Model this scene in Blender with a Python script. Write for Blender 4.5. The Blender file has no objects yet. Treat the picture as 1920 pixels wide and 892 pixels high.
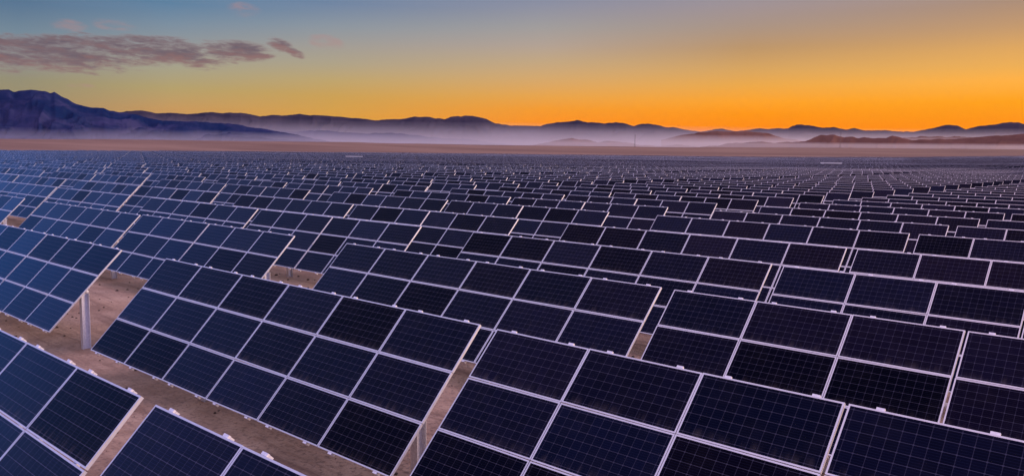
import bpy, math, random
import numpy as np
from mathutils import Matrix, Vector

S = bpy.context.scene
COL = S.collection
rad = math.radians
random.seed(7)
RNG = np.random.default_rng(11)

# ------------------------------------------------------------------ camera
FPX, PW, PH = 1526.8, 1920.0, 892.0                     # focal length in photo pixels, photo size
CAM_R = np.array([[0.7450459661, 0.6668397253, 0.0152081915],      # right
                  [-0.0809476021, 0.0677621178, 0.9944122792],     # up
                  [-0.6620830719, 0.7421139239, -0.1044649693]])   # forward
TOP_Z = 2.85                                            # height of a table's upper edge above the sand
EYE = np.array([9.702, -4.227, 3.010 + TOP_Z])
cam_data = bpy.data.cameras.new("camera")
cam = bpy.data.objects.new("camera", cam_data)
COL.objects.link(cam)
M = Matrix(((CAM_R[0][0], CAM_R[1][0], -CAM_R[2][0], EYE[0]),
            (CAM_R[0][1], CAM_R[1][1], -CAM_R[2][1], EYE[1]),
            (CAM_R[0][2], CAM_R[1][2], -CAM_R[2][2], EYE[2]), (0, 0, 0, 1)))
cam.matrix_world = M
cam_data.sensor_width = 36.0
cam_data.lens = FPX / PW * 36.0
cam_data.clip_start = 0.1
cam_data.clip_end = 60000
S.camera = cam

def pix_dir(x, y):
    d = CAM_R.T @ np.array([(x - PW / 2) / FPX, (PH / 2 - y) / FPX, 1.0])
    return d / np.linalg.norm(d)

def pix_ang(x, y):
    """azimuth (from +y towards +x) and elevation of a photo pixel, radians"""
    d = pix_dir(x, y)
    return math.atan2(d[0], d[1]), math.atan2(d[2], math.hypot(d[0], d[1]))

def project(P):
    d = (np.asarray(P) - EYE) @ CAM_R.T
    return np.stack([PW / 2 + FPX * d[..., 0] / d[..., 2], PH / 2 - FPX * d[..., 1] / d[..., 2], d[..., 2]], -1)

# ------------------------------------------------------------------ sky: twilight after sunset
SUN_AZ, SUN_EL = rad(40.0), rad(10.0)
GLOW_AZ = rad(-6.0)                                     # the brightest part of the horizon in view
SKY_UP = 1.0                                            # brightness of the sky above the part in view
world = bpy.data.worlds.new("World")
S.world = world
world.use_nodes = True
wt = world.node_tree
for n in list(wt.nodes):
    wt.nodes.remove(n)

def srgb(r, g, b):
    f = lambda c: (c / 255 / 12.92) if c <= 10 else ((c / 255 + 0.055) / 1.055) ** 2.4
    return (f(r), f(g), f(b), 1.0)

class NT:
    """small helper for writing node trees"""
    def __init__(self, tree): self.t = tree
    def node(self, kind, **kw):
        n = self.t.nodes.new(kind)
        for k, v in kw.items(): setattr(n, k, v)
        return n
    def put(self, sock, v):
        if v is None: return
        if isinstance(v, bpy.types.NodeSocket): self.t.links.new(v, sock)
        else: sock.default_value = v
    def math(self, op, a, b=None, c=None, clamp=False):
        n = self.node("ShaderNodeMath", operation=op, use_clamp=clamp)
        for s, v in zip(n.inputs, (a, b, c)): self.put(s, v)
        return n.outputs[0]
    def mix(self, f, a, b, blend="MIX"):
        n = self.node("ShaderNodeMix", data_type="RGBA", blend_type=blend)
        self.put(n.inputs[0], f); self.put(n.inputs[6], a); self.put(n.inputs[7], b)
        return n.outputs[2]
    def ramp(self, f, stops, interp="LINEAR"):
        n = self.node("ShaderNodeValToRGB")
        cr = n.color_ramp; cr.interpolation = interp
        while len(cr.elements) < len(stops): cr.elements.new(0.5)
        for e, (p, c) in zip(cr.elements, stops): e.position = p; e.color = c
        self.put(n.inputs[0], f)
        return n.outputs[0]
    def rng(self, v, a, b, c=0.0, d=1.0, smooth=True):
        n = self.node("ShaderNodeMapRange", interpolation_type="SMOOTHSTEP" if smooth else "LINEAR")
        for s, x in zip(n.inputs, (v, a, b, c, d)): self.put(s, x)
        return n.outputs[0]
    def noise(self, vec, scale, detail=4.0, rough=0.5, dist=0.0):
        n = self.node("ShaderNodeTexNoise")
        self.put(n.inputs["Vector"], vec); self.put(n.inputs["Scale"], scale)
        self.put(n.inputs["Detail"], detail); self.put(n.inputs["Roughness"], rough); self.put(n.inputs["Distortion"], dist)
        return n.outputs[0]
    def comb(self, x, y, z):
        n = self.node("ShaderNodeCombineXYZ")
        for s, v in zip(n.inputs, (x, y, z)): self.put(s, v)
        return n.outputs[0]
    def sep(self, v):
        n = self.node("ShaderNodeSeparateXYZ"); self.put(n.inputs[0], v)
        return n.outputs[0], n.outputs[1], n.outputs[2]

w = NT(wt)
tc = w.node("ShaderNodeTexCoord")
dx, dy, dz = w.sep(tc.outputs["Generated"])
el = w.math("ARCSINE", w.math("MINIMUM", w.math("MAXIMUM", dz, -1.0), 1.0))
az = w.math("ARCTAN2", dx, dy)
eln = w.math("MULTIPLY", w.math("MAXIMUM", el, 0.0), 1 / (math.pi / 2))
ef = w.math("SQRT", eln)
dd = w.math("COSINE", w.math("SUBTRACT", az, GLOW_AZ))
tsun = w.math("ARCCOSINE", w.math("MINIMUM", w.math("MAXIMUM", dd, -1.0), 1.0))     # azimuth away from the sunset
efp = lambda deg: math.sqrt(max(deg, 0) / 90.0)
UPPER = [(16, (0.34, 0.38, 0.60)), (30, (0.60, 0.62, 1.05)), (48, (0.80, 0.85, 1.50)), (66, (1.85, 1.30, 1.75)), (90, (2.70, 1.55, 1.62))]
COLS = {40: [(5, (86, 116, 146)), (60, (115, 136, 152)), (110, (140, 144, 142)), (150, (148, 142, 116)), (230, (165, 140, 95))],
        320: [(5, (92, 128, 160)), (45, (122, 142, 160)), (90, (148, 152, 152)), (125, (164, 160, 138)), (165, (180, 160, 108)), (205, (200, 152, 92))],
        620: [(5, (110, 132, 162)), (50, (140, 150, 160)), (85, (160, 156, 150)), (120, (174, 162, 136)), (150, (190, 164, 110)), (180, (203, 160, 84)), (215, (216, 158, 68))],
        1020: [(5, (138, 142, 162)), (50, (160, 156, 156)), (85, (178, 161, 148)), (115, (194, 166, 130)), (145, (212, 168, 110)), (180, (232, 164, 74)), (205, (245, 154, 42)), (232, (253, 144, 22))],
        1400: [(5, (158, 145, 150)), (50, (170, 147, 132)), (90, (188, 149, 106)), (130, (216, 164, 94)), (160, (236, 168, 72)), (190, (253, 162, 38)), (212, (255, 150, 0)), (245, (255, 136, 0))],
        1890: [(5, (172, 141, 120)), (50, (195, 152, 110)), (90, (222, 166, 95)), (125, (238, 174, 84)), (150, (255, 176, 66)), (190, (255, 160, 8)), (235, (255, 144, 0))]}
ramps = []
for x, stops in COLS.items():
    pts = [(efp(math.degrees(pix_ang(x, y)[1])), srgb(*c)) for y, c in stops]
    pts.sort(key=lambda q: q[0])
    pts = [(0.0, pts[0][1])] + pts
    pts += [(efp(d), (c[0] * SKY_UP, c[1] * SKY_UP, c[2] * SKY_UP, 1)) for d, c in UPPER]
    t = abs(pix_ang(x, 150)[0] - GLOW_AZ)
    ramps.append((t, w.ramp(ef, pts)))
ramps.sort(key=lambda q: q[0])
ramps.append((rad(71), ramps[-1][1]))
side = [(0, (0.10, 0.34, 1.10)), (5, (0.09, 0.40, 1.40)), (12, (0.12, 0.46, 1.60)), (25, (0.20, 0.44, 1.40)), (46, (0.62, 0.75, 1.45)), (66, (1.75, 1.25, 1.75)), (90, (2.70, 1.55, 1.62))]
ramps.append((rad(92), w.ramp(ef, [(efp(d), (*c, 1)) for d, c in side])))
back = [(0, (0.20, 0.22, 0.45)), (6, (0.45, 0.34, 0.60)), (14, (0.85, 0.62, 0.85)), (28, (0.85, 0.72, 1.10)), (60, (1.30, 1.10, 1.60)), (90, (2.70, 1.55, 1.62))]
ramps.append((rad(150), w.ramp(ef, [(efp(d), (*c, 1)) for d, c in back])))
sky = ramps[0][1]
for (t0, _), (t1, c1) in zip(ramps, ramps[1:]):
    sky = w.mix(w.rng(tsun, t0, t1, smooth=False), sky, c1)

# clouds: thin dusk stratocumulus far off, part of the sky
azd = w.math("MULTIPLY", az, 180 / math.pi)
eld = w.math("MULTIPLY", el, 180 / math.pi)
def blob(x, y, rx, ry, slant=0.0, inner=0.25, dv=0.0):
    a, e = pix_ang(x, y)
    k = math.degrees(1 / FPX)
    u = w.math("SUBTRACT", azd, math.degrees(a)); v = w.math("SUBTRACT", eld, math.degrees(e) - dv)
    v = w.math("SUBTRACT", v, w.math("MULTIPLY", u, slant))
    u = w.math("DIVIDE", u, rx * k); v = w.math("DIVIDE", v, ry * k)
    r = w.math("ADD", w.math("MULTIPLY", u, u), w.math("MULTIPLY", v, v))
    return w.rng(r, inner, 1.25, 1.0, 0.0)
def cloud(dv):
    e2 = w.math("ADD", eld, dv)
    cv = w.comb(w.math("MULTIPLY", azd, 0.24), w.math("MULTIPLY", w.math("ADD", e2, w.math("MULTIPLY", azd, 0.03)), 1.0), 0.0)
    n1 = w.rng(w.noise(cv, 1.15, 3.0, 0.5, 0.6), 0.30, 0.68, smooth=False)
    n2 = w.rng(w.noise(cv, 4.6, 5.0, 0.62, 0.5), 0.28, 0.72, smooth=False)
    env = None
    for b in (blob(110, 99, 310, 28, 0.0, 0.05, dv), blob(20, 110, 190, 28, -0.03, 0.0, dv), blob(330, 97, 160, 27, 0.0, 0.1, dv), blob(445, 94, 75, 20, -0.02, 0.0, dv),
              blob(220, 80, 210, 17, 0.03, 0.0, dv), blob(524, 83, 30, 16, -0.2, 0.0, dv), blob(550, 98, 25, 10, -0.3, 0.0, dv)):
        env = b if env is None else w.math("MAXIMUM", env, b)
    body = w.math("ADD", w.math("MULTIPLY", env, 0.70), w.math("ADD", w.math("MULTIPLY", n1, 0.60), w.math("MULTIPLY", n2, 0.46)))
    return w.math("MULTIPLY", w.rng(body, 0.76, 1.56, smooth=False), w.rng(env, 0.0, 0.40)), n1, n2
dens, n1c, n2c = cloud(0.0)
dlow, _, _ = cloud(-0.42)                               # what lies just underneath: clear there means a lit underside
wisp = None
for b in (blob(456, 18, 34, 15, 0.0, 0.0), blob(216, 47, 44, 12, 0.0, 0.0), blob(130, 48, 32, 12, 0.0, 0.0), blob(612, 80, 36, 16, -0.1, 0.3), blob(150, 161, 26, 5, 0.0, 0.0)):
    wisp = b if wisp is None else w.math("MAXIMUM", wisp, b)
wd = w.math("MULTIPLY", w.rng(w.math("MULTIPLY", wisp, w.math("MULTIPLY", w.math("ADD", n2c, 0.2), w.math("ADD", n1c, 0.4))), 0.10, 1.0), 0.42)
ccol = w.ramp(dens, [(0.0, srgb(164, 138, 134)), (0.35, srgb(134, 112, 116)), (0.70, srgb(110, 96, 107)), (1.0, srgb(96, 86, 101))])
under = w.math("MULTIPLY", w.math("SUBTRACT", dens, dlow), w.rng(dens, 0.05, 0.4), clamp=True)
ccol = w.mix(w.math("MULTIPLY", under, 0.75, clamp=True), ccol, srgb(158, 112, 106))
sky = w.mix(w.math("MULTIPLY", w.rng(dens, 0.0, 0.72), 0.94), sky, ccol)
sky = w.mix(wd, sky, srgb(176, 136, 134))
below = w.rng(el, -0.03, 0.0)
sky = w.mix(below, (0.10, 0.08, 0.08, 1), sky)
nish = w.node("ShaderNodeTexSky", sky_type="NISHITA", sun_disc=False, sun_elevation=rad(0.5), sun_rotation=SUN_AZ, altitude=400.0)
b0 = w.node("ShaderNodeBackground"); w.put(b0.inputs[0], nish.outputs[0]); b0.inputs[1].default_value = 0.004
b1 = w.node("ShaderNodeBackground"); w.put(b1.inputs[0], sky); b1.inputs[1].default_value = 1.0
add = w.node("ShaderNodeAddShader")
wt.links.new(b0.outputs[0], add.inputs[0]); wt.links.new(b1.outputs[0], add.inputs[1])
wo = w.node("ShaderNodeOutputWorld"); wt.links.new(add.outputs[0], wo.inputs[0])
world.cycles.sampling_method = "MANUAL"; world.cycles.sample_map_resolution = 512

# afterglow of the sun, just down behind the ridge: weak, warm and very soft
sun_data = bpy.data.lights.new("sun", "SUN")
sun_data.energy = 4.8; sun_data.angle = rad(16); sun_data.color = (1.0, 0.68, 0.50)
sun = bpy.data.objects.new("sun", sun_data); COL.objects.link(sun)
sd = Vector((math.sin(SUN_AZ) * math.cos(SUN_EL), math.cos(SUN_AZ) * math.cos(SUN_EL), math.sin(SUN_EL)))
sun.rotation_euler = sd.to_track_quat("Z", "Y").to_euler()
sun.location = (0, 60, 40)

vs = S.view_settings
S.display_settings.display_device = "sRGB"
vs.view_transform = "Standard"; vs.look = "None"; vs.exposure = 0.0; vs.gamma = 1.0; vs.use_curve_mapping = False
S.cycles.use_denoising = True
S.cycles.max_bounces = 6
S.cycles.volume_bounces = 0
S.cycles.volume_step_rate = 1.0

# ------------------------------------------------------------------ materials
def mat(name):
    m = bpy.data.materials.new(name); m.use_nodes = True
    t = m.node_tree
    for n in list(t.nodes): t.nodes.remove(n)
    k = NT(t)
    out = k.node("ShaderNodeOutputMaterial")
    b = k.node("ShaderNodeBsdfPrincipled")
    t.links.new(b.outputs[0], out.inputs[0])
    return m, k, b

def cell_nodes(k):
    """dark monocrystalline cells: 12 x 6 to a module, printed fingers and busbars; every module its own batch tone"""
    uv = k.node("ShaderNodeUVMap", uv_map="UVMap").outputs[0]
    u, v, _ = k.sep(uv)
    fu, fv = k.math("FRACT", u), k.math("FRACT", v)
    info = k.node("ShaderNodeObjectInfo")
    wn = k.node("ShaderNodeTexWhiteNoise", noise_dimensions="3D")
    k.put(wn.inputs["Vector"], k.comb(k.math("FLOOR", u), k.math("FLOOR", v), k.math("MULTIPLY", info.outputs["Random"], 917.0)))
    wr, wg, wb = (lambda n: (n.outputs[0], n.outputs[1], n.outputs[2]))((lambda n: (k.put(n.inputs[0], wn.outputs["Color"]), n)[1])(k.node("ShaderNodeSeparateColor")))
    # cell grid
    inx, iny = 0.028, 0.045
    cu = k.math("MULTIPLY", k.math("DIVIDE", k.math("SUBTRACT", fu, inx), 1 - 2 * inx), 12.0)
    cvv = k.math("MULTIPLY", k.math("DIVIDE", k.math("SUBTRACT", fv, iny), 1 - 2 * iny), 6.0)
    def line(c, wd):
        d = k.math("ABSOLUTE", k.math("SUBTRACT", k.math("FRACT", k.math("ADD", c, 0.5)), 0.5))
        return k.rng(d, wd * 0.5, wd, 1.0, 0.0)
    lv = line(cu, 0.034)
    lh = line(cvv, 0.034)
    bus = line(k.math("MULTIPLY", cvv, 4.0), 0.07)
    crn = k.math("MULTIPLY", line(cu, 0.085), line(cvv, 0.085))          # clipped cell corners
    grid = k.math("MAXIMUM", k.math("MAXIMUM", k.math("MULTIPLY", lv, 0.55), k.math("MULTIPLY", lh, 0.9)), crn)
    dull = k.rng(wr, 0.20, 0.26, 0.0, 1.0)
    batch = k.math("MULTIPLY", k.rng(wb, 0.0, 1.0, 0.6, 1.3, smooth=False), k.rng(dull, 0.0, 1.0, 0.45, 1.0))
    hue = k.mix(wg, (0.0010, 0.0015, 0.0070, 1), (0.0016, 0.0012, 0.0060, 1))
    base = k.mix(1.0, hue, k.comb(batch, batch, batch), "MULTIPLY")
    cw = k.node("ShaderNodeTexWhiteNoise", noise_dimensions="3D")
    k.put(cw.inputs["Vector"], k.comb(k.math("FLOOR", cu), k.math("FLOOR", cvv), k.math("MULTIPLY", wb, 55.0)))
    cellv = k.rng(cw.outputs["Value"], 0, 1, 0.7, 1.3, smooth=False)
    base = k.mix(1.0, base, k.comb(cellv, cellv, cellv), "MULTIPLY")
    base = k.mix(k.math("MULTIPLY", bus, 0.30), base, (0.016, 0.020, 0.060, 1))
    base = k.mix(k.math("MULTIPLY", grid, 0.52), base, (0.072, 0.068, 0.105, 1))
    # dust
    tco = k.node("ShaderNodeTexCoord").outputs["Object"]
    dust = k.rng(k.noise(tco, 1.7, 5.0, 0.6), 0.42, 0.80, 0.0, 0.010)
    streak = k.noise(k.comb(k.math("MULTIPLY", u, 16.0), k.math("MULTIPLY", v, 1.3), k.math("MULTIPLY", wr, 31.0)), 1.0, 4.0, 0.6)
    soil = k.math("MULTIPLY", k.rng(fv, 0.035, 0.03 + 0.16, 1.0, 0.0), k.rng(streak, 0.40, 0.75, 0.0, 0.09))
    film = k.math("MULTIPLY", k.rng(streak, 0.45, 0.8), k.rng(wg, 0.2, 1.0, 0.0, 0.006))
    dust = k.math("ADD", dust, k.math("ADD", soil, film))
    base = k.mix(dust, base, (0.30, 0.24, 0.22, 1))
    spec = k.math("MULTIPLY", k.rng(wb, 0.0, 1.0, 0.042, 0.068, smooth=False), k.rng(dull, 0.0, 1.0, 0.45, 1.0))
    tint = k.ramp(wg, [(0.0, (0.17, 0.31, 1.0, 1)), (0.6, (0.26, 0.30, 0.95, 1)), (1.0, (0.42, 0.30, 0.84, 1))])
    rough = k.rng(wg, 0.0, 1.0, 0.10, 0.17, smooth=False)
    return fu, fv, base, spec, rough, tint

M_GLASS, k, b = mat("module glass")
fu, fv, base, spec, rough, tint = cell_nodes(k)
k.put(b.inputs["Specular Tint"], tint)
k.put(b.inputs["Base Color"], base); k.put(b.inputs["Roughness"], rough); k.put(b.inputs["Specular IOR Level"], spec)

def alu_color(k):
    tco = k.node("ShaderNodeTexCoord").outputs["Object"]
    n = k.noise(tco, 6.0, 4.0, 0.6)
    return k.mix(k.rng(n, 0.35, 0.75, 0.0, 0.35), (0.52, 0.51, 0.55, 1), (0.36, 0.33, 0.35, 1))
M_ALU, k, b = mat("anodised aluminium")
k.put(b.inputs["Base Color"], alu_color(k)); b.inputs["Metallic"].default_value = 0.35; b.inputs["Roughness"].default_value = 0.42

M_SHEET, k, b = mat("module sheet")                    # far tables: modules and their frames in one surface pattern
fu, fv, base, spec, rough, tint = cell_nodes(k)
k.put(b.inputs["Specular Tint"], tint)
edge = lambda f, wd: k.math("MAXIMUM", k.rng(f, wd * 0.8, wd, 1, 0), k.rng(f, 1 - wd, 1 - wd * 0.8, 0, 1))
fr = k.math("MAXIMUM", edge(fu, 0.013), edge(fv, 0.022))
k.put(b.inputs["Base Color"], k.mix(fr, base, (0.38, 0.37, 0.40, 1)))
k.put(b.inputs["Roughness"], k.rng(fr, 0, 1, 0.14, 0.45)); k.put(b.inputs["Specular IOR Level"], k.math("ADD", spec, k.math("MULTIPLY", fr, 0.3)))

M_BACK, k, b = mat("white backsheet")
b.inputs["Base Color"].default_value = (0.55, 0.55, 0.58, 1); b.inputs["Roughness"].default_value = 0.6

M_STEEL, k, b = mat("galvanised steel")
tco = k.node("ShaderNodeTexCoord").outputs["Object"]
vor = k.node("ShaderNodeTexVoronoi"); k.put(vor.inputs["Vector"], tco); vor.inputs["Scale"].default_value = 24
k.put(b.inputs["Base Color"], k.mix(k.rng(vor.outputs["Distance"], 0.1, 0.7), (0.70, 0.68, 0.72, 1), (0.58, 0.56, 0.60, 1)))
b.inputs["Metallic"].default_value = 0.3; b.inputs["Roughness"].default_value = 0.5

M_DARK, k, b = mat("dark rubber")
b.inputs["Base Color"].default_value = (0.02, 0.02, 0.022, 1); b.inputs["Roughness"].default_value = 0.6

M_WHITE, k, b = mat("white painted steel")
tco = k.node("ShaderNodeTexCoord").outputs["Object"]
k.put(b.inputs["Base Color"], k.mix(k.rng(k.noise(tco, 0.8, 4.0), 0.4, 0.8, 0, 0.4), (0.82, 0.81, 0.80, 1), (0.60, 0.55, 0.50, 1)))
b.inputs["Roughness"].default_value = 0.45
M_GREY, k, b = mat("grey painted steel")
b.inputs["Base Color"].default_value = (0.16, 0.16, 0.17, 1); b.inputs["Roughness"].default_value = 0.5
M_MAST, k, b = mat("weathered mast steel")
b.inputs["Base Color"].default_value = (0.11, 0.075, 0.08, 1); b.inputs["Roughness"].default_value = 0.6

M_SAND, k, b = mat("desert sand")
geo = k.node("ShaderNodeNewGeometry").outputs["Position"]
px, py, pz = k.sep(geo)
n_big = k.noise(geo, 0.035, 5.0, 0.55)
n_mid = k.noise(geo, 0.55, 6.0, 0.62, 0.4)
n_fine = k.noise(geo, 9.0, 5.0, 0.65)
trk = k.noise(k.comb(k.math("MULTIPLY", px, 0.16), k.math("MULTIPLY", py, 1.7), 0.0), 1.0, 5.0, 0.6, 0.8)
far = k.noise(k.comb(k.math("MULTIPLY", px, 0.0016), k.math("MULTIPLY", py, 0.0075), 0.0), 1.0, 6.0, 0.6, 0.5)
c = k.mix(k.rng(n_mid, 0.32, 0.70), (0.225, 0.146, 0.104, 1), (0.43, 0.305, 0.222, 1))
c = k.mix(k.rng(trk, 0.48, 0.68, 0, 0.85), c, (0.150, 0.092, 0.068, 1))
c = k.mix(k.rng(n_fine, 0.34, 0.52, 0.70, 0.0), c, (0.11, 0.075, 0.065, 1))
c = k.mix(k.rng(n_big, 0.40, 0.70, 0.0, 0.45), c, (0.33, 0.228, 0.165, 1))
dist = k.math("SQRT", k.math("ADD", k.math("MULTIPLY", px, px), k.math("MULTIPLY", py, py)))
cf = k.mix(k.rng(far, 0.35, 0.68), (0.125, 0.070, 0.052, 1), (0.195, 0.118, 0.086, 1))
c = k.mix(k.rng(dist, 500, 950), c, cf)
k.put(b.inputs["Base Color"], c); b.inputs["Roughness"].default_value = 0.95; b.inputs["Specular IOR Level"].default_value = 0.1
bm_ = k.node("ShaderNodeBump"); bm_.inputs["Strength"].default_value = 1.0; bm_.inputs["Distance"].default_value = 0.12
k.put(bm_.inputs["Height"], k.math("ADD", k.math("MULTIPLY", n_mid, 0.8), k.math("ADD", k.math("MULTIPLY", n_fine, 0.25), k.math("MULTIPLY", trk, 0.8))))
k.t.links.new(bm_.outputs[0], b.inputs["Normal"])

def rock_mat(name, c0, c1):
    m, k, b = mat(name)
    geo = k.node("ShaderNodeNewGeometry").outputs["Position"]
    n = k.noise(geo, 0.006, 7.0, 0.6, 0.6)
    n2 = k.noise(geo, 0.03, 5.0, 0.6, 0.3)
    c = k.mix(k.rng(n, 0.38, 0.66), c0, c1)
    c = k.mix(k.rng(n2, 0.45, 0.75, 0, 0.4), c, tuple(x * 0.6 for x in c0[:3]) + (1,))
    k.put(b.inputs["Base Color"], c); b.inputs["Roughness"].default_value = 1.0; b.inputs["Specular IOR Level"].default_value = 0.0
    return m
M_ROCK_HAZE = rock_mat("haze-tinted mountain rock", (0.004, 0.013, 0.055, 1), (0.028, 0.030, 0.085, 1))  # dark rock with the blue of distant haze painted into its colour
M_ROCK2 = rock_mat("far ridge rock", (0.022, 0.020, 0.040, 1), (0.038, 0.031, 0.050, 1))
M_ROCK3 = rock_mat("foothill rock", (0.100, 0.046, 0.038, 1), (0.145, 0.070, 0.054, 1))
M_STONE = rock_mat("stone", (0.06, 0.045, 0.04, 1), (0.12, 0.09, 0.075, 1))

# ------------------------------------------------------------------ mesh helpers
def mesh_np(name, V, F, mats, midx=None, uv=None, smooth=False):
    """mesh from numpy: V (n,3), F (m,4) quads, uv (m,4,2)"""
    V = np.asarray(V, np.float32); F = np.asarray(F, np.int32)
    me = bpy.data.meshes.new(name)
    me.vertices.add(len(V)); me.vertices.foreach_set("co", V.ravel())
    nl = F.size
    me.loops.add(nl); me.loops.foreach_set("vertex_index", F.ravel())
    me.polygons.add(len(F))
    me.polygons.foreach_set("loop_start", np.arange(0, nl, F.shape[1], dtype=np.int32))
    me.polygons.foreach_set("loop_total", np.full(len(F), F.shape[1], np.int32))
    for m in mats: me.materials.append(m)
    if midx is not None: me.polygons.foreach_set("material_index", np.asarray(midx, np.int32))
    me.polygons.foreach_set("use_smooth", np.full(len(F), smooth, bool))
    if uv is not None:
        l = me.uv_layers.new(name="UVMap"); l.data.foreach_set("uv", np.asarray(uv, np.float32).ravel())
    me.update(calc_edges=True); me.validate()
    return me

class MB:
    """collects quads (with uv and material index) into one mesh"""
    def __init__(self): self.V, self.F, self.I, self.U, self.n = [], [], [], [], 0
    def add(self, V, F, mi=0, U=None):
        V = np.asarray(V, float); F = np.asarray(F, int)
        self.V.append(V); self.F.append(F + self.n); self.n += len(V)
        self.I.append(np.full(len(F), mi) if np.isscalar(mi) else np.asarray(mi))
        self.U.append(np.zeros((len(F), 4, 2)) if U is None else np.asarray(U, float))
        return self
    def build(self, name, mats, smooth=False):
        return mesh_np(name, np.concatenate(self.V), np.concatenate(self.F), mats, np.concatenate(self.I), np.concatenate(self.U), smooth)

BOXF = np.array([[0, 3, 2, 1], [4, 5, 6, 7], [0, 1, 5, 4], [1, 2, 6, 5], [2, 3, 7, 6], [3, 0, 4, 7]])
def box(c, s, rx=0.0):
    """box centred on c with full size s, turned by rx about x"""
    sx, sy, sz = (q / 2 for q in s)
    V = np.array([[-sx, -sy, -sz], [sx, -sy, -sz], [sx, sy, -sz], [-sx, sy, -sz], [-sx, -sy, sz], [sx, -sy, sz], [sx, sy, sz], [-sx, sy, sz]])
    if rx:
        cr, sr = math.cos(rx), math.sin(rx)
        V = V @ np.array([[1, 0, 0], [0, cr, sr], [0, -sr, cr]])
    return V + np.asarray(c), BOXF
def tube(p0, p1, r0, r1=None, n=8):
    r1 = r0 if r1 is None else r1
    p0, p1 = np.asarray(p0, float), np.asarray(p1, float)
    d = p1 - p0; d /= np.linalg.norm(d)
    a = np.cross(d, [0, 0, 1.0] if abs(d[2]) < 0.9 else [1.0, 0, 0]); a /= np.linalg.norm(a); bb = np.cross(d, a)
    t = np.arange(n) * 2 * math.pi / n
    ring = np.cos(t)[:, None] * a + np.sin(t)[:, None] * bb
    V = np.concatenate([p0 + ring * r0, p1 + ring * r1])
    F = [[i, (i + 1) % n, n + (i + 1) % n, n + i] for i in range(n)]
    F += [[i * 2, 0 if i * 2 + 2 >= n else i * 2 + 2, i * 2 + 1, i * 2 + 1] for i in ()]
    for o in (0, n):                                    # caps as quads
        for i in range(1, n - 2, 2):
            q = [o, o + i, o + i + 1, o + i + 2]
            F.append(q if o else q[::-1])
    return V, np.array(F)

def link(name, data, parent=None, mw=None):
    o = bpy.data.objects.new(name, data); COL.objects.link(o)
    if parent: o.parent = parent
    return o
def tag(o, label, cat, group=None, kind=None):
    if label: o["label"] = label
    if cat: o["category"] = cat
    if group: o["group"] = group
    if kind: o["kind"] = kind
    return o
def structure(name, me):
    o = link(name, me); o["kind"] = "structure"
    return o

# ------------------------------------------------------------------ value noise for terrain
def vnoise(x, y, seed=0):
    r = np.random.default_rng(seed); T = r.random((256, 256))
    xi, yi = np.floor(x).astype(int), np.floor(y).astype(int)
    fx, fy = x - xi, y - yi
    fx, fy = fx * fx * (3 - 2 * fx), fy * fy * (3 - 2 * fy)
    g = lambda i, j: T[(xi + i) % 256, (yi + j) % 256]
    return (g(0, 0) * (1 - fx) + g(1, 0) * fx) * (1 - fy) + (g(0, 1) * (1 - fx) + g(1, 1) * fx) * fy
def fbm(x, y, seed=0, oct=5, ridged=False):
    s, a, t = 0.0, 1.0, 0.0
    for i in range(oct):
        n = vnoise(x * 2 ** i + 17.3 * i, y * 2 ** i + 9.1 * i, seed + i)
        s = s + a * ((1 - np.abs(2 * n - 1)) if ridged else n); t += a; a *= 0.5
    return s / t

# ------------------------------------------------------------------ ground
PLANE_EL = 0.0
crest_px = [(-600, 257), (0, 260.5), (320, 263.5), (640, 268), (960, 273), (1280, 277), (1616, 278.5), (1920, 281.5), (2500, 286)]
crest_az = np.array([pix_ang(x, y)[0] for x, y in crest_px]); crest_el = np.array([pix_ang(x, y)[1] for x, y in crest_px])
rise_az = np.radians([-110, -74, -55, -42, -25, -16, -10, 5])
rise_m = np.array([0.4, 0.5, 0.9, 1.2, 1.4, 2.6, 5.2, 6.5])
R_CREST = 2100.0
smooth01 = lambda t: (lambda q: q * q * (3 - 2 * q))(np.clip(t, 0, 1))
def terrain(x, y):
    x, y = np.asarray(x, float), np.asarray(y, float)
    X, Y = x - EYE[0], y - EYE[1]
    r = np.hypot(X, Y); a = np.arctan2(X, Y)
    front = smooth01((np.radians(75) - np.abs(a + np.radians(42))) / np.radians(25))
    z = np.interp(a, rise_az, rise_m) * smooth01((r - 110) / 600) * front
    zc = EYE[2] + R_CREST * np.tan(np.interp(a, crest_az, crest_el))
    z = z + (zc - np.interp(a, rise_az, rise_m)) * smooth01((r - 650) / (R_CREST - 650)) ** 1.0 * front
    z = z * (1 - smooth01((r - R_CREST - 30) / 500))
    z = z + (fbm(x / 60, y / 60, 3, 3) - 0.5) * 0.5 * smooth01((r - 45) / 120) * (1 - smooth01((r - 1200) / 500))
    z = z + (fbm(x / 260, y / 120, 5, 3) - 0.5) * 5.0 * smooth01((r - 800) / 600) * (1 - smooth01((r - 1850) / 250))
    return z
na = 300
A_ = np.radians(np.concatenate([np.linspace(-95, 15, 221), np.linspace(15, 265, 62)[1:-1]]))
na = len(A_)
Rr = np.concatenate([[0.5], np.geomspace(2, 700, 70), np.linspace(730, 2900, 60), np.geomspace(3100, 16000, 14)])
AA, RR = np.meshgrid(A_, Rr)
gx, gy = EYE[0] + RR * np.sin(AA), EYE[1] + RR * np.cos(AA)
gz = terrain(gx, gy)
gz[-14:] -= np.linspace(0, 1, 14)[:, None] * 2
V = np.stack([gx, gy, gz], -1).reshape(-1, 3)
i, j = np.meshgrid(np.arange(len(Rr) - 1), np.arange(na), indexing="ij")
F = np.stack([i * na + j, (i + 1) * na + j, (i + 1) * na + (j + 1) % na, i * na + (j + 1) % na], -1).reshape(-1, 4)[:, ::-1]
V = np.concatenate([V, [[EYE[0], EYE[1], 0.0]]])
cap = np.array([[len(V) - 1, q, (q + 1) % na, (q + 2) % na] for q in range(0, na, 2)])
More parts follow.
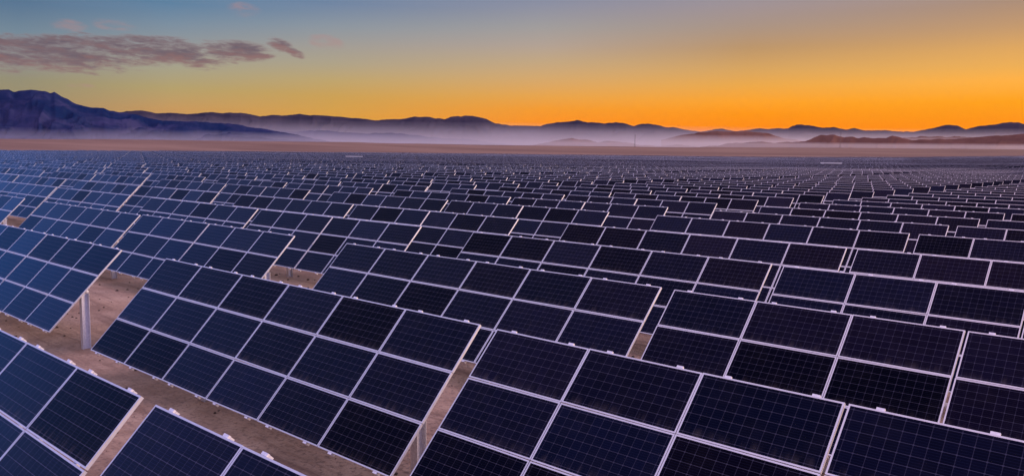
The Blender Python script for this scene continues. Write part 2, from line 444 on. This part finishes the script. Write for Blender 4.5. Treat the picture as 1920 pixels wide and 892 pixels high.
ground = structure("ground", mesh_np("ground", V, np.concatenate([F, cap]), [M_SAND], smooth=True))

# ------------------------------------------------------------------ mountains
def mountain(name, prof, D, front, backd, m, seed, rough=0.5, base=-3.0, step=2.0, freq=1.0):
    """ridge line measured as (photo x, y) at distance D; spurs and gullies run down its front to the plain"""
    xs = np.arange(prof[0][0], prof[-1][0] + 0.1, step)
    ys = np.interp(xs, [q[0] for q in prof], [q[1] for q in prof])
    ys = ys + (fbm(xs / 16, xs * 0 + 3.3, seed + 40, 5) - 0.5) * 4.6
    ang = np.array([pix_ang(x, y) for x, y in zip(xs, ys)])
    a, H = ang[:, 0], EYE[2] + D * np.tan(ang[:, 1])
    H = np.maximum(H, base + 0.2)
    t = np.concatenate([np.linspace(0, 1, 44), np.linspace(1, 0, 8)[1:]])
    dist = np.concatenate([D - front * (1 - np.linspace(0, 1, 44)), D + backd * (1 - np.linspace(1, 0, 8)[1:])])
    TT, AZ = np.meshgrid(t, a, indexing="ij"); DD = np.repeat(dist[:, None], len(a), 1)
    arc = AZ * D / 130.0 * freq
    warp = (fbm(arc * 0.7, DD / 420.0, seed + 9, 3) - 0.5) * 2.2
    spur = fbm(arc + warp + (1 - TT) * 1.2, DD / 420.0, seed, 5, ridged=True)
    env = np.clip(TT * (1 - TT) * 4, 0, 1)
    g = TT ** 1.45
    Z = base + (H[None] - base) * (g + rough * env * (spur - 0.62) * (0.35 + 0.65 * TT))
    lim = EYE[2] + DD * np.tan(ang[:, 1])[None] - (H[None] - base) * 0.03 * (1 - TT)
    Z = np.minimum(Z, np.maximum(lim, base)); Z[44:] = np.minimum(Z[44:], base + (H[None] - base) * (TT[44:] ** 1.2))
    Z[0] = base - 2
    V = np.stack([EYE[0] + DD * np.sin(AZ), EYE[1] + DD * np.cos(AZ), Z], -1).reshape(-1, 3)
    n0, n1_ = len(t), len(a)
    i, j = np.meshgrid(np.arange(n0 - 1), np.arange(n1_ - 1), indexing="ij")
    F = np.stack([i * n1_ + j, i * n1_ + j + 1, (i + 1) * n1_ + j + 1, (i + 1) * n1_ + j], -1).reshape(-1, 4)
    return structure(name, mesh_np(name, V, F, [m], smooth=True))

P_left = [(-900, 214), (-600, 196), (-350, 180), (-150, 166), (0, 168), (16, 169), (25, 172.7), (34, 170.4), (60, 169.4), (84, 170.7), (94, 173.7), (102, 172), (118, 182), (135, 191), (151, 197),
          (168, 201.6), (193, 203.3), (205, 207.4), (235, 211), (270, 219), (303, 225.5), (370, 228), (437, 233), (490, 241), (540, 250), (600, 262), (650, 274)]
P_spur = [(380, 266), (420, 256), (460, 248), (505, 245), (545, 246), (572, 246), (605, 244), (640, 248.5), (680, 250), (714, 249),
          (754, 250), (808, 257), (845, 261), (882, 261), (926, 268), (960, 271), (1000, 275)]
P_far = [(150, 216), (205, 209), (235, 209.7), (250, 209), (269, 207.4), (293, 212.4), (320, 211), (336, 213), (353, 214), (370, 212.4), (397, 211), (420, 212.2), (451, 211.4), (468, 213.5), (488, 218), (521, 215.4), (538, 216.8),
         (562, 214.4), (589, 216), (640, 219.5), (670, 221.7), (704, 225.7), (737, 224), (758, 223), (778, 218.3), (805, 220), (815, 222.7), (825, 221.4), (833, 223.4), (845, 220), (859, 218), (864, 218.6), (872, 216.3),
         (885, 217.7), (896, 219.7), (912, 224), (929, 231.5), (943, 234), (976, 236), (1013, 237), (1023, 233.8), (1044, 230), (1070, 228.4), (1081, 225.4), (1101, 229.8), (1128, 231.5), (1155, 229.8), (1171, 231.5),
         (1188, 236.8), (1205, 232.5), (1215, 230.5), (1225, 233), (1245, 237.8), (1269, 240.5), (1280, 241.5), (1297, 245), (1320, 246), (1354, 242), (1377, 246), (1408, 243), (1425, 240.5), (1445, 242), (1478, 240.5),
         (1485, 236.5), (1495, 233.8), (1512, 235), (1536, 238), (1546, 239.5), (1562, 238), (1586, 243), (1603, 241), (1620, 244), (1637, 245), (1660, 244), (1673, 246.6), (1714, 246.6), (1734, 243), (1751, 239), (1774, 234.5),
         (1795, 236), (1811, 242), (1832, 238), (1858, 235), (1879, 231), (1895, 229.4), (1912, 231), (1920, 232.8), (1990, 240), (2100, 234), (2250, 246), (2500, 250)]
P_foot = [(1295, 281), (1313, 276), (1330, 273), (1345, 275), (1361, 270), (1391, 268), (1428, 265.4), (1448, 268), (1482, 266), (1509, 264), (1522, 260), (1539, 253), (1550, 254), (1562, 251.6), (1583, 257.4), (1600, 256),
          (1610, 259), (1620, 256.7), (1643, 259.4), (1660, 259), (1673, 255.2), (1694, 259.4), (1710, 263), (1741, 261.4), (1784, 260.7), (1825, 258), (1865, 254), (1920, 252), (2050, 257), (2200, 249), (2500, 262)]
P_mid = [(960, 276), (1000, 272), (1044, 263.5), (1074, 260), (1101, 262), (1120, 267), (1151, 264), (1178, 268), (1200, 272), (1240, 274), (1270, 271), (1300, 275), (1330, 279)]
P_haz = [(1240, 262), (1280, 252), (1340, 246), (1400, 245.5), (1440, 250), (1470, 259), (1500, 264), (1560, 268), (1640, 262), (1700, 257), (1790, 256), (1850, 259), (1920, 250), (2100, 260)]
mountain("mountain", P_left, 3500, 900, 500, M_ROCK_HAZE, 21, rough=0.85)
mountain("low_mountain", P_spur, 4300, 500, 300, M_ROCK_HAZE, 71, rough=0.6)
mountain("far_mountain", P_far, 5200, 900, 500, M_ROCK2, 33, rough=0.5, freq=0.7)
mountain("hill", P_foot, 2950, 330, 200, M_ROCK3, 45, rough=0.6, freq=1.8)
mountain("low_hill", P_mid, 3500, 300, 200, M_ROCK3, 57, rough=0.4, freq=1.8)
mountain("distant_hill", P_haz, 4200, 500, 300, M_ROCK3, 63, rough=0.4, freq=1.5)

# ------------------------------------------------------------------ solar tables
W_M, H_M = 1.97, 0.9951                                 # module pitch along the row and up the slope
TILT = rad(46.09)
PITCH, GM, GB, GS = 5.8974, 0.3434, 2.9618, 0.0387      # row pitch, narrow gap, wide gap, seam in the middle of a table
PERIOD = 12 * W_M + GM + GB
LANE = 1.4207                                           # extra room behind the fifth row
OFF = 0.16                                              # glass plane stands this far above the axis
AX_Z = TOP_Z - 1.5 * H_M * math.sin(TILT) - OFF * math.cos(TILT)   # height of the turning axis
AX_DY = -1.5 * H_M * math.cos(TILT) + OFF * math.sin(TILT)         # axis in front of the upper edge
PW_M, PH_M, FRM, THK = 1.958, 0.983, 0.023, 0.040
CT, ST = math.cos(TILT), math.sin(TILT)

def panel_xy(col, row, seam):
    """centre of a module in its table: along the row, and up the slope from the axis"""
    x = (col + 0.5) * W_M - 3 * W_M + (GS * (0.5 if col > 2 else -0.5) if seam else 0.0)
    return x, (1 - row) * H_M
def slope(V):
    """slope plane (x, up-slope, out of the plane) -> table space, axis at z = AX_Z"""
    V = np.asarray(V, float)
    return np.stack([V[:, 0], V[:, 1] * CT - V[:, 2] * ST, AX_Z + V[:, 1] * ST + V[:, 2] * CT], -1)

def glass_geo(cx=0, cy=0, z=0.0, uvo=(0, 0)):
    hx, hy = PW_M / 2 - FRM, PH_M / 2 - FRM
    V = np.array([[cx - hx, cy - hy, z], [cx + hx, cy - hy, z], [cx + hx, cy + hy, z], [cx - hx, cy + hy, z]])
    U = np.array([[[0.001, 0.001], [0.999, 0.001], [0.999, 0.999], [0.001, 0.999]]]) + np.array(uvo)
    return V, np.array([[0, 1, 2, 3]]), U
def frame_geo(cx=0, cy=0, z=0.0):
    """ring of the frame: lip, outer wall and inner wall"""
    a, b_ = PW_M / 2, PH_M / 2
    i, j = a - FRM, b_ - FRM
    L = []
    for (x, y, zz) in ((a, b_, 0.004), (i, j, 0.004), (i, j, -0.002), (a, b_, -THK), (i, j, -THK)):
        L += [[cx - x, cy - y, z + zz], [cx + x, cy - y, z + zz], [cx + x, cy + y, z + zz], [cx - x, cy + y, z + zz]]
    F = []
    for q in range(4):
        r = (q + 1) % 4
        F += [[q, r, 4 + r, 4 + q], [4 + q, 4 + r, 8 + r, 8 + q], [12 + q, 12 + r, r, q], [16 + q, 16 + r, 12 + r, 12 + q]]
    return np.array(L), np.array(F)

# shared part meshes, in slope-plane axes; parts are turned by TILT about x
def panel_mesh(with_frame):
    mb = MB()
    V, F, U = glass_geo(); mb.add(V, F, 0, U)
    Vb = V.copy(); Vb[:, 2] -= 0.006; mb.add(Vb, F[:, ::-1], 2)
    if with_frame:
        V, F = frame_geo(); mb.add(V, F, 1)
    return mb.build("solar_panel", [M_GLASS, M_ALU, M_BACK])
ME_PANEL, ME_PANEL_F = panel_mesh(False), panel_mesh(True)
ME_FRAME = MB().add(*frame_geo()).build("frame", [M_ALU])
def rail_mesh():
    mb = MB()
    L = 3 * H_M + 0.05
    mb.add(*box((0, 0, 0), (0.085, L, 0.055)))
    for s in (-1, 1):                                    # end clamps
        mb.add(*box((0, s * (1.5 * H_M + 0.012), 0.052), (0.10, 0.034, 0.032)))
    return mb.build("mounting_rail", [M_STEEL])
ME_RAIL = rail_mesh()
def torque_mesh():
    mb = MB(); L = 3 * W_M - 0.25
    mb.add(*tube((-L, 0, 0), (L, 0, 0), 0.062, n=8))
    return mb.build("torque_tube", [M_STEEL], smooth=True)
ME_TUBE = torque_mesh()
def post_mesh(light=False):
    mb = MB(); h = AX_Z - 0.03
    mb.add(*box((0, 0, h / 2 - 0.2), (0.012, 0.19, h + 0.4)))              # web of the I section
    for s in (-1, 1): mb.add(*box((0, s * 0.101, h / 2 - 0.2), (0.17, 0.012, h + 0.4)))
    return mb.build("post", [M_STEEL])
ME_POST = post_mesh()

def table_geo(mb, seam, uvbase=(0, 0), posts=True, rails=False, detail=True, xform=None):
    """a whole table into one mesh"""
    P = []
    def put(V, F, mi=0, U=None, sl=True):
        V = slope(V) if sl else np.asarray(V, float)
        mb.add(V if xform is None else xform(V), F, mi, U)
    if detail:
        for c_ in range(6):
            for r_ in range(3):
                x, y = panel_xy(c_, r_, seam)
                V, F, U = glass_geo(x, y, OFF, (uvbase[0] + c_, uvbase[1] + r_)); put(V, F, 0, U)
                V, F = frame_geo(x, y, OFF); put(V, F, 1)
        V, F = box((0, 0, OFF - THK + 0.01), (6 * W_M - 0.08, 3 * H_M - 0.06, 0.004)); put(V, F, 2)
    else:
        V, F = box((0, 0, OFF - 0.008), (6 * W_M, 3 * H_M, 0.02))
        U = np.zeros((6, 4, 2)); u0, v0 = uvbase
        U[1] = [[u0, v0], [u0 + 6, v0], [u0 + 6, v0 + 3], [u0, v0 + 3]]
        put(V, F, [1, 3, 1, 1, 1, 1], U)
    if rails:
        for c_ in range(6):
            for s in (-0.31, 0.31):
                x = panel_xy(c_, 1, seam)[0] + s * W_M
                V, F = box((x, 0, OFF - THK - 0.03), (0.085, 3 * H_M + 0.09, 0.055)); put(V, F, 1)
    if detail:
        V, F = tube((-3 * W_M + 0.25, 0, AX_Z), (3 * W_M - 0.25, 0, AX_Z), 0.062, n=6); put(V, F, 1, sl=False)
    if posts:
        for x in (3 * W_M - (0.19 if seam else 0.50), -W_M):
            V, F = box((x, -0.10, AX_Z / 2 - 0.2), (0.13, 0.19, AX_Z + 0.3)); put(V, F, 1, sl=False)
TM = [M_GLASS, M_ALU, M_BACK, M_SHEET]
def table_mesh(seam):
    mb = MB(); table_geo(mb, seam, rails=True)
    return mb.build("solar_table", TM)
ME_TABLE = [table_mesh(False), table_mesh(True)]

# where the tables stand
YMAX_AZ = np.radians([-80, -74, -66, -57, -49, -42, -33, -26, -20, -14, -8, 5])
YMAX_R = np.array([470, 480, 560, 640, 720, 760, 800, 830, 860, 900, 900, 900])
ROADS = [47, 84]                                    # service roads between blocks, after these rows
def row_y(r):
    y = r * PITCH + (LANE if r >= 5 else 0.0)
    y += sum(6.0 for q in ROADS if r > q)
    return y
tables = []                                             # (row, slot, x, y, seam)
for r in range(-1, 170):
    yt = row_y(r); ya = yt + AX_DY
    for s in range(-50, 4):
        for part in (0, 1):
            x = s * PERIOD + ((-3 * W_M) if part == 0 else (GM + 3 * W_M + GS / 2)) + (-0.113 if r >= 5 else 0.0)
            tables.append((r, 2 * s + part, x, ya, part == 1))
T = np.array([(t[2], t[3]) for t in tables])
dX, dY = T[:, 0] - EYE[0], T[:, 1] - EYE[1]
dist, azt = np.hypot(dX, dY), np.arctan2(dX, dY)
hw = np.arctan2(6.5, np.maximum(dist, 7))
keep = (azt + hw > rad(-84)) & (azt - hw < rad(6)) & (dist < np.interp(azt, YMAX_AZ, YMAX_R)) & (dY > -2)
# drop a table only where it lies wholly out of frame and close by
pts8 = []
for sx in (-3 * W_M, 0, 3 * W_M):
    for sy, sz in ((-1.5 * H_M * CT, AX_Z - 1.5 * H_M * ST), (1.5 * H_M * CT, AX_Z + 1.5 * H_M * ST)):
        pts8.append(np.stack([T[:, 0] + sx, T[:, 1] + sy, np.full(len(T), sz)], -1))
pr = project(np.stack(pts8, 1))
ok = pr[..., 2] > 0.3
px_ = np.where(ok, np.clip(pr[..., 0], -1e4, 1e4), np.nan); py_ = np.where(ok, np.clip(pr[..., 1], -1e4, 1e4), np.nan)
with np.errstate(all="ignore"):
    import warnings; warnings.simplefilter("ignore")
    x0, x1, y0, y1 = np.nanmin(px_, 1), np.nanmax(px_, 1), np.nanmin(py_, 1), np.nanmax(py_, 1)
inview = ok.any(1) & (x1 > 2) & (x0 < PW - 2) & (y0 < PH - 2) & (y1 > 0)
cx0, cx1 = np.clip(x0, 0, PW), np.clip(x1, 0, PW); cy0, cy1 = np.clip(y0, 0, PH), np.clip(y1, 0, PH)
area = np.where(inview, (cx1 - cx0) * (cy1 - cy0), 0)
idx = [q for q in np.nonzero(keep & inview)[0]]
idx.sort(key=lambda q: -area[q])
chosen = idx[:300]
N_FULL, N_MID = 24, 80
ORD = ("first second third fourth fifth sixth seventh eighth ninth tenth eleventh twelfth thirteenth fourteenth fifteenth sixteenth seventeenth eighteenth nineteenth twentieth").split()
TENS = {20: "twenty", 30: "thirty", 40: "forty", 50: "fifty"}
def ordinal(n):
    if n <= 20: return ORD[n - 1]
    t = n // 10 * 10
    return {30: "thirtieth", 40: "fortieth", 50: "fiftieth"}[n] if n == t else TENS[t] + "-" + ORD[n % 10 - 1]
minrow = min(tables[q][0] for q in chosen)
rows_in = {}
for q in np.nonzero(keep & inview)[0]: rows_in.setdefault(tables[q][0], []).append(q)
rank = {}
for r, qs in rows_in.items():
    for n, q in enumerate(sorted(qs, key=lambda q: -tables[q][2])): rank[q] = n + 1
GROUP = "solar tables standing in rows across the desert plain"
SPECIAL = {
    (0, 0): "solar table cut by the frame's lower corner, bright end edge over the sand, mountain side",
    (0, 1): "solar table rising from the bottom edge, white clamps along its top, beside the sand strip",
    (1, -1): "bluish solar table ending at the lone pale post that stands clear on the sand",
    (1, 0): "front solar table with all eighteen modules in full view, six wide and three high",
    (1, 1): "largest solar table, seam down its middle, filling the lower corner away from the tall mountain",
    (2, 0): "second-row solar table directly behind the fully visible front one, two module rows showing",
    (2, -1): "solar table behind the lone post, its lower edge above the bare sand patch",
}
def name_label(q):
    r = tables[q][0] - minrow + 1
    return f"dark solar table, {ordinal(r)} row back, {ordinal(rank[q])} in view from the row's near end"
jr = np.random.default_rng(5)
def place(q, root):
    r, s, x, y, seam = tables[q]
    root.location = (x, y, float(terrain(x, y)) + jr.normal(0, 0.012))
    root.rotation_euler = (jr.normal(0, 0.005), 0, jr.normal(0, 0.0008))
made_full, made_mid, made_low = {}, {}, {}
def build_full(seam):
    root = link("solar_table", None)
    for c_ in range(6):
        for r_ in range(3):
            x, y = panel_xy(c_, r_, seam)
            p = link("solar_panel", ME_PANEL, root)
            p.location = slope([[x, y, OFF]])[0]; p.rotation_euler = (TILT, 0, 0)
            link("frame", ME_FRAME, p)
    for c_ in range(6):
        for sx in (-0.31, 0.31):
            ra = link("mounting_rail", ME_RAIL, root)
            ra.location = slope([[panel_xy(c_, 1, seam)[0] + sx * W_M, 0, OFF - THK - 0.029]])[0]; ra.rotation_euler = (TILT, 0, 0)
    common(root, seam)
    return root
def common(root, seam):
    t = link("torque_tube", ME_TUBE, root); t.location = (0, 0, AX_Z)
    for x in (3 * W_M - (0.19 if seam else 0.50), -W_M):
        po = link("post", ME_POST, root); po.location = (x, -0.10, 0)
def build_mid(seam):
    root = link("solar_table", None)
    for c_ in range(6):
        for r_ in range(3):
            x, y = panel_xy(c_, r_, seam)
            p = link("solar_panel", ME_PANEL_F, root)
            p.location = slope([[x, y, OFF]])[0]; p.rotation_euler = (TILT, 0, 0)
    common(root, seam)
    return root
def copy_tree(o, parent=None):
    c_ = o.copy(); COL.objects.link(c_)
    if parent: c_.parent = parent
    for ch in KIDS.get(o.name, []): copy_tree(ch, c_)
    return c_
KIDS = {}
def remember(o):
    KIDS[o.name] = list(o.children)
    for ch in o.children: remember(ch)
for n, q in enumerate(chosen):
    seam = tables[q][4]
    if n < N_FULL: store, fn = made_full, build_full
    elif n < N_FULL + N_MID: store, fn = made_mid, build_mid
    else: store, fn = made_low, None
    if fn is None:
        root = link("solar_table", ME_TABLE[int(seam)])
    elif seam not in store:
        root = fn(seam); store[seam] = root
        bpy.context.view_layer.update(); remember(root)
    else:
        root = copy_tree(store[seam])
    place(q, root)
    tag(root, SPECIAL.get((tables[q][0], tables[q][1]), name_label(q)), "solar table", GROUP)
    if n < N_FULL:                                       # clamps never sit two modules at quite the same angle
        for ch in root.children:
            if ch.name.startswith("solar_panel"):
                ch.rotation_euler = (TILT + jr.normal(0, 0.004), jr.normal(0, 0.003), jr.normal(0, 0.0006))

# everything farther back: thousands of tables that read as one mass
mb = MB()
rest = [q for q in np.nonzero(keep)[0] if q not in set(chosen)]
for n, q in enumerate(rest):
    r, s, x, y, seam = tables[q]
    z = float(terrain(x, y)); tl = jr.normal(0, 0.004)
    o = np.array([x, y, z])
    table_geo(mb, seam, uvbase=((n * 6) % 1800, (n * 3) % 900), posts=dist[q] < 200, detail=dist[q] < 130, xform=lambda V, o=o: V + o)
field = link("solar_field", mb.build("solar_field", TM))
tag(field, "far rows of dark solar tables merging into one sea below the desert rise", "solar field", kind="stuff")
print("tables", len(rest), "individual", len(chosen), "rows", minrow, max(tables[q][0] for q in chosen))

# ------------------------------------------------------------------ small far things
def at_px(x, D):
    a, e = pix_ang(x, 280)
    return EYE[0] + D * math.sin(a), EYE[1] + D * math.cos(a), a
def cabin(x, D, label, length, h):
    X, Y, a = at_px(x, D)
    root = link("inverter_cabin", None); root.location = (X, Y, float(terrain(X, Y)) - 0.05); root.rotation_euler = (0, 0, -a + 0.03)
    mb = MB(); mb.add(*box((0, 0, 0.25), (length, 2.5, 0.5))); link("plinth", mb.build("plinth", [M_GREY]), root)
    mb = MB(); mb.add(*box((0, 0, h / 2 + 0.25), (length - 0.1, 2.4, h - 0.5))); link("body", mb.build("body", [M_WHITE]), root)
    mb = MB(); mb.add(*box((0, 0, h + 0.05), (length + 0.2, 2.7, 0.12))); link("roof", mb.build("roof", [M_WHITE]), root)
    for q in range(3):
        mb = MB(); mb.add(*box((0, 0, 0), (1.0, 0.05, 2.0))); d = link("door", mb.build("door", [M_GREY]), root)
        d.location = (-length / 3 + q * length / 3, -1.22, 1.6)
    tag(root, label, "cabin")
cabin(664, 330, "long white inverter cabin among the far solar rows on the mountain side", 6.4, 3.0)
cabin(1560, 330, "long white inverter cabin among the far solar rows before the dark hill", 7.4, 3.1)
def mast(x, D, h, w0, label):
    X, Y, a = at_px(x, D)
    mb = MB(); n = 10
    c4 = ((-1, -1), (1, -1), (1, 1), (-1, 1))
    P = lambda q, t: np.array([c4[q][0] * w0 * (1 - 0.8 * t) / 2, c4[q][1] * w0 * (1 - 0.8 * t) / 2, h * t])
    for q in range(4):
        mb.add(*tube(P(q, 0), P(q, 1), 0.13, 0.08, 4))
        for s in range(n):
            mb.add(*tube(P(q, s / n), P((q + 1) % 4, (s + 1) / n), 0.05, n=4))
    o = link("lattice_mast", mb.build("lattice_mast", [M_MAST])); o.location = (X, Y, float(terrain(X, Y)) - 0.5); o.rotation_euler = (0, 0, 0.3)
    tag(o, label, "mast")
mast(1190, 2050, 32, 2.6, "thin lattice mast standing alone on the desert rise against the pale mist")
mast(1575, 2080, 50, 3.0, "tall thin lattice mast crossing the dark foothill")

# loose stones and tufts on the bare sand between the near rows
mb = MB(); sr = np.random.default_rng(3)
OCT = np.array([[1, 0, 0], [0, 1, 0], [-1, 0, 0], [0, -1, 0], [0, 0, 1], [0, 0, -1.0]])
OF = np.array([[0, 1, 4, 4], [1, 2, 4, 4], [2, 3, 4, 4], [3, 0, 4, 4], [1, 0, 5, 5], [2, 1, 5, 5], [3, 2, 5, 5], [0, 3, 5, 5]])
SUB = np.array([[x, y, z] for x in (-1, 1) for y in (-1, 1) for z in (-1, 1)], float)
for n in range(2600):
    x, y = sr.uniform(-34, 14), sr.uniform(-3, 26)
    s = 0.008 + 0.055 * sr.random() ** 5
    V, F = box((0, 0, 0), (2, 2, 1.4)); V = V * (1 + 0.45 * (sr.random(V.shape) - 0.5)); V[4:, :2] *= 0.6
    a = sr.random() * 6.28
    V = V @ np.array([[math.cos(a), math.sin(a), 0], [-math.sin(a), math.cos(a), 0], [0, 0, 1]]) * s * np.array([1, 1, 0.8])
    mb.add(V + np.array([x, y, s * 0.3]), F)
tag(link("gravel", mb.build("gravel", [M_STONE])), "dark loose stones scattered over the sand between the rows", "gravel", kind="stuff")

# ------------------------------------------------------------------ air
def volume(name, density, color, aniso):
    m = bpy.data.materials.new(name); m.use_nodes = True
    t = m.node_tree
    for n in list(t.nodes): t.nodes.remove(n)
    o = t.nodes.new("ShaderNodeOutputMaterial"); v = t.nodes.new("ShaderNodeVolumePrincipled")
    v.inputs["Color"].default_value = color; v.inputs["Density"].default_value = density; v.inputs["Anisotropy"].default_value = aniso
    t.links.new(v.outputs[0], o.inputs["Volume"])
    return m
def haze_box():
    V, F = box((-1700, 3000, 210), (11000, 8600, 426))
    o = link("haze", mesh_np("haze", V, F, [volume("thin dusk haze", 3e-6, (0.92, 0.82, 0.65, 1), 0.3)])); o["kind"] = "stuff"
    o["label"] = "thin dusk haze lying over the whole plain"
haze_box()
def mist_bank():
    """a bank of mist lying against the mountains: thin at its near edge, deeper towards their feet"""
    n, m = 70, 16
    a = np.linspace(rad(-112), rad(32), n)
    r0 = np.interp(a, np.radians([-76, -60]), [2350.0, 2150.0])
    et = np.interp(a, np.radians([-74, -62, -52, -42, -30, -20]), [0.037, 0.036, 0.035, 0.037, 0.035, 0.033])
    eb = np.interp(a, np.radians([-74, -58, -40, -28]), [0.008, 0.0095, 0.0115, 0.0140])
    r1 = np.interp(a, np.radians([-68, -52]), [3650.0, 5000.0])
    f = np.linspace(0, 1, m)                            # 0 at the near edge, 1 at the far one
    r = r0[:, None] + (r1 - r0)[:, None] * f[None]
    e = et[:, None] - (et - eb)[:, None] * ((r1[:, None] - r) / (r1 - r0)[:, None]) ** (1 / 1.7)
    top = np.maximum(EYE[2] + e * r, 2.0)
    X, Y = EYE[0] + r * np.sin(a)[:, None], EYE[1] + r * np.cos(a)[:, None]
    V = np.concatenate([np.stack([X, Y, np.full_like(X, -8.0)], -1).reshape(-1, 3), np.stack([X, Y, top], -1).reshape(-1, 3)])
    N = n * m; q = lambda i, j: i * m + j
    F = []
    for i in range(n - 1):
        for j in range(m - 1):
            F += [[q(i, j), q(i, j + 1), q(i + 1, j + 1), q(i + 1, j)], [N + q(i, j), N + q(i + 1, j), N + q(i + 1, j + 1), N + q(i, j + 1)]]
        for j in (0, m - 1):
            k4 = [q(i, j), q(i + 1, j), N + q(i + 1, j), N + q(i, j)]
            F.append(k4 if j == 0 else k4[::-1])
    for i in (0, n - 1):
        for j in range(m - 1):
            k4 = [q(i, j), N + q(i, j), N + q(i, j + 1), q(i, j + 1)]
            F.append(k4 if i == 0 else k4[::-1])
    o = link("valley_mist", mesh_np("valley_mist", V, np.array(F), [volume("valley mist", 6.5e-4, (0.98, 0.87, 0.93, 1), 0.50)])); o["kind"] = "stuff"
    o["label"] = "pale mist lying at the foot of the mountains"
mist_bank()
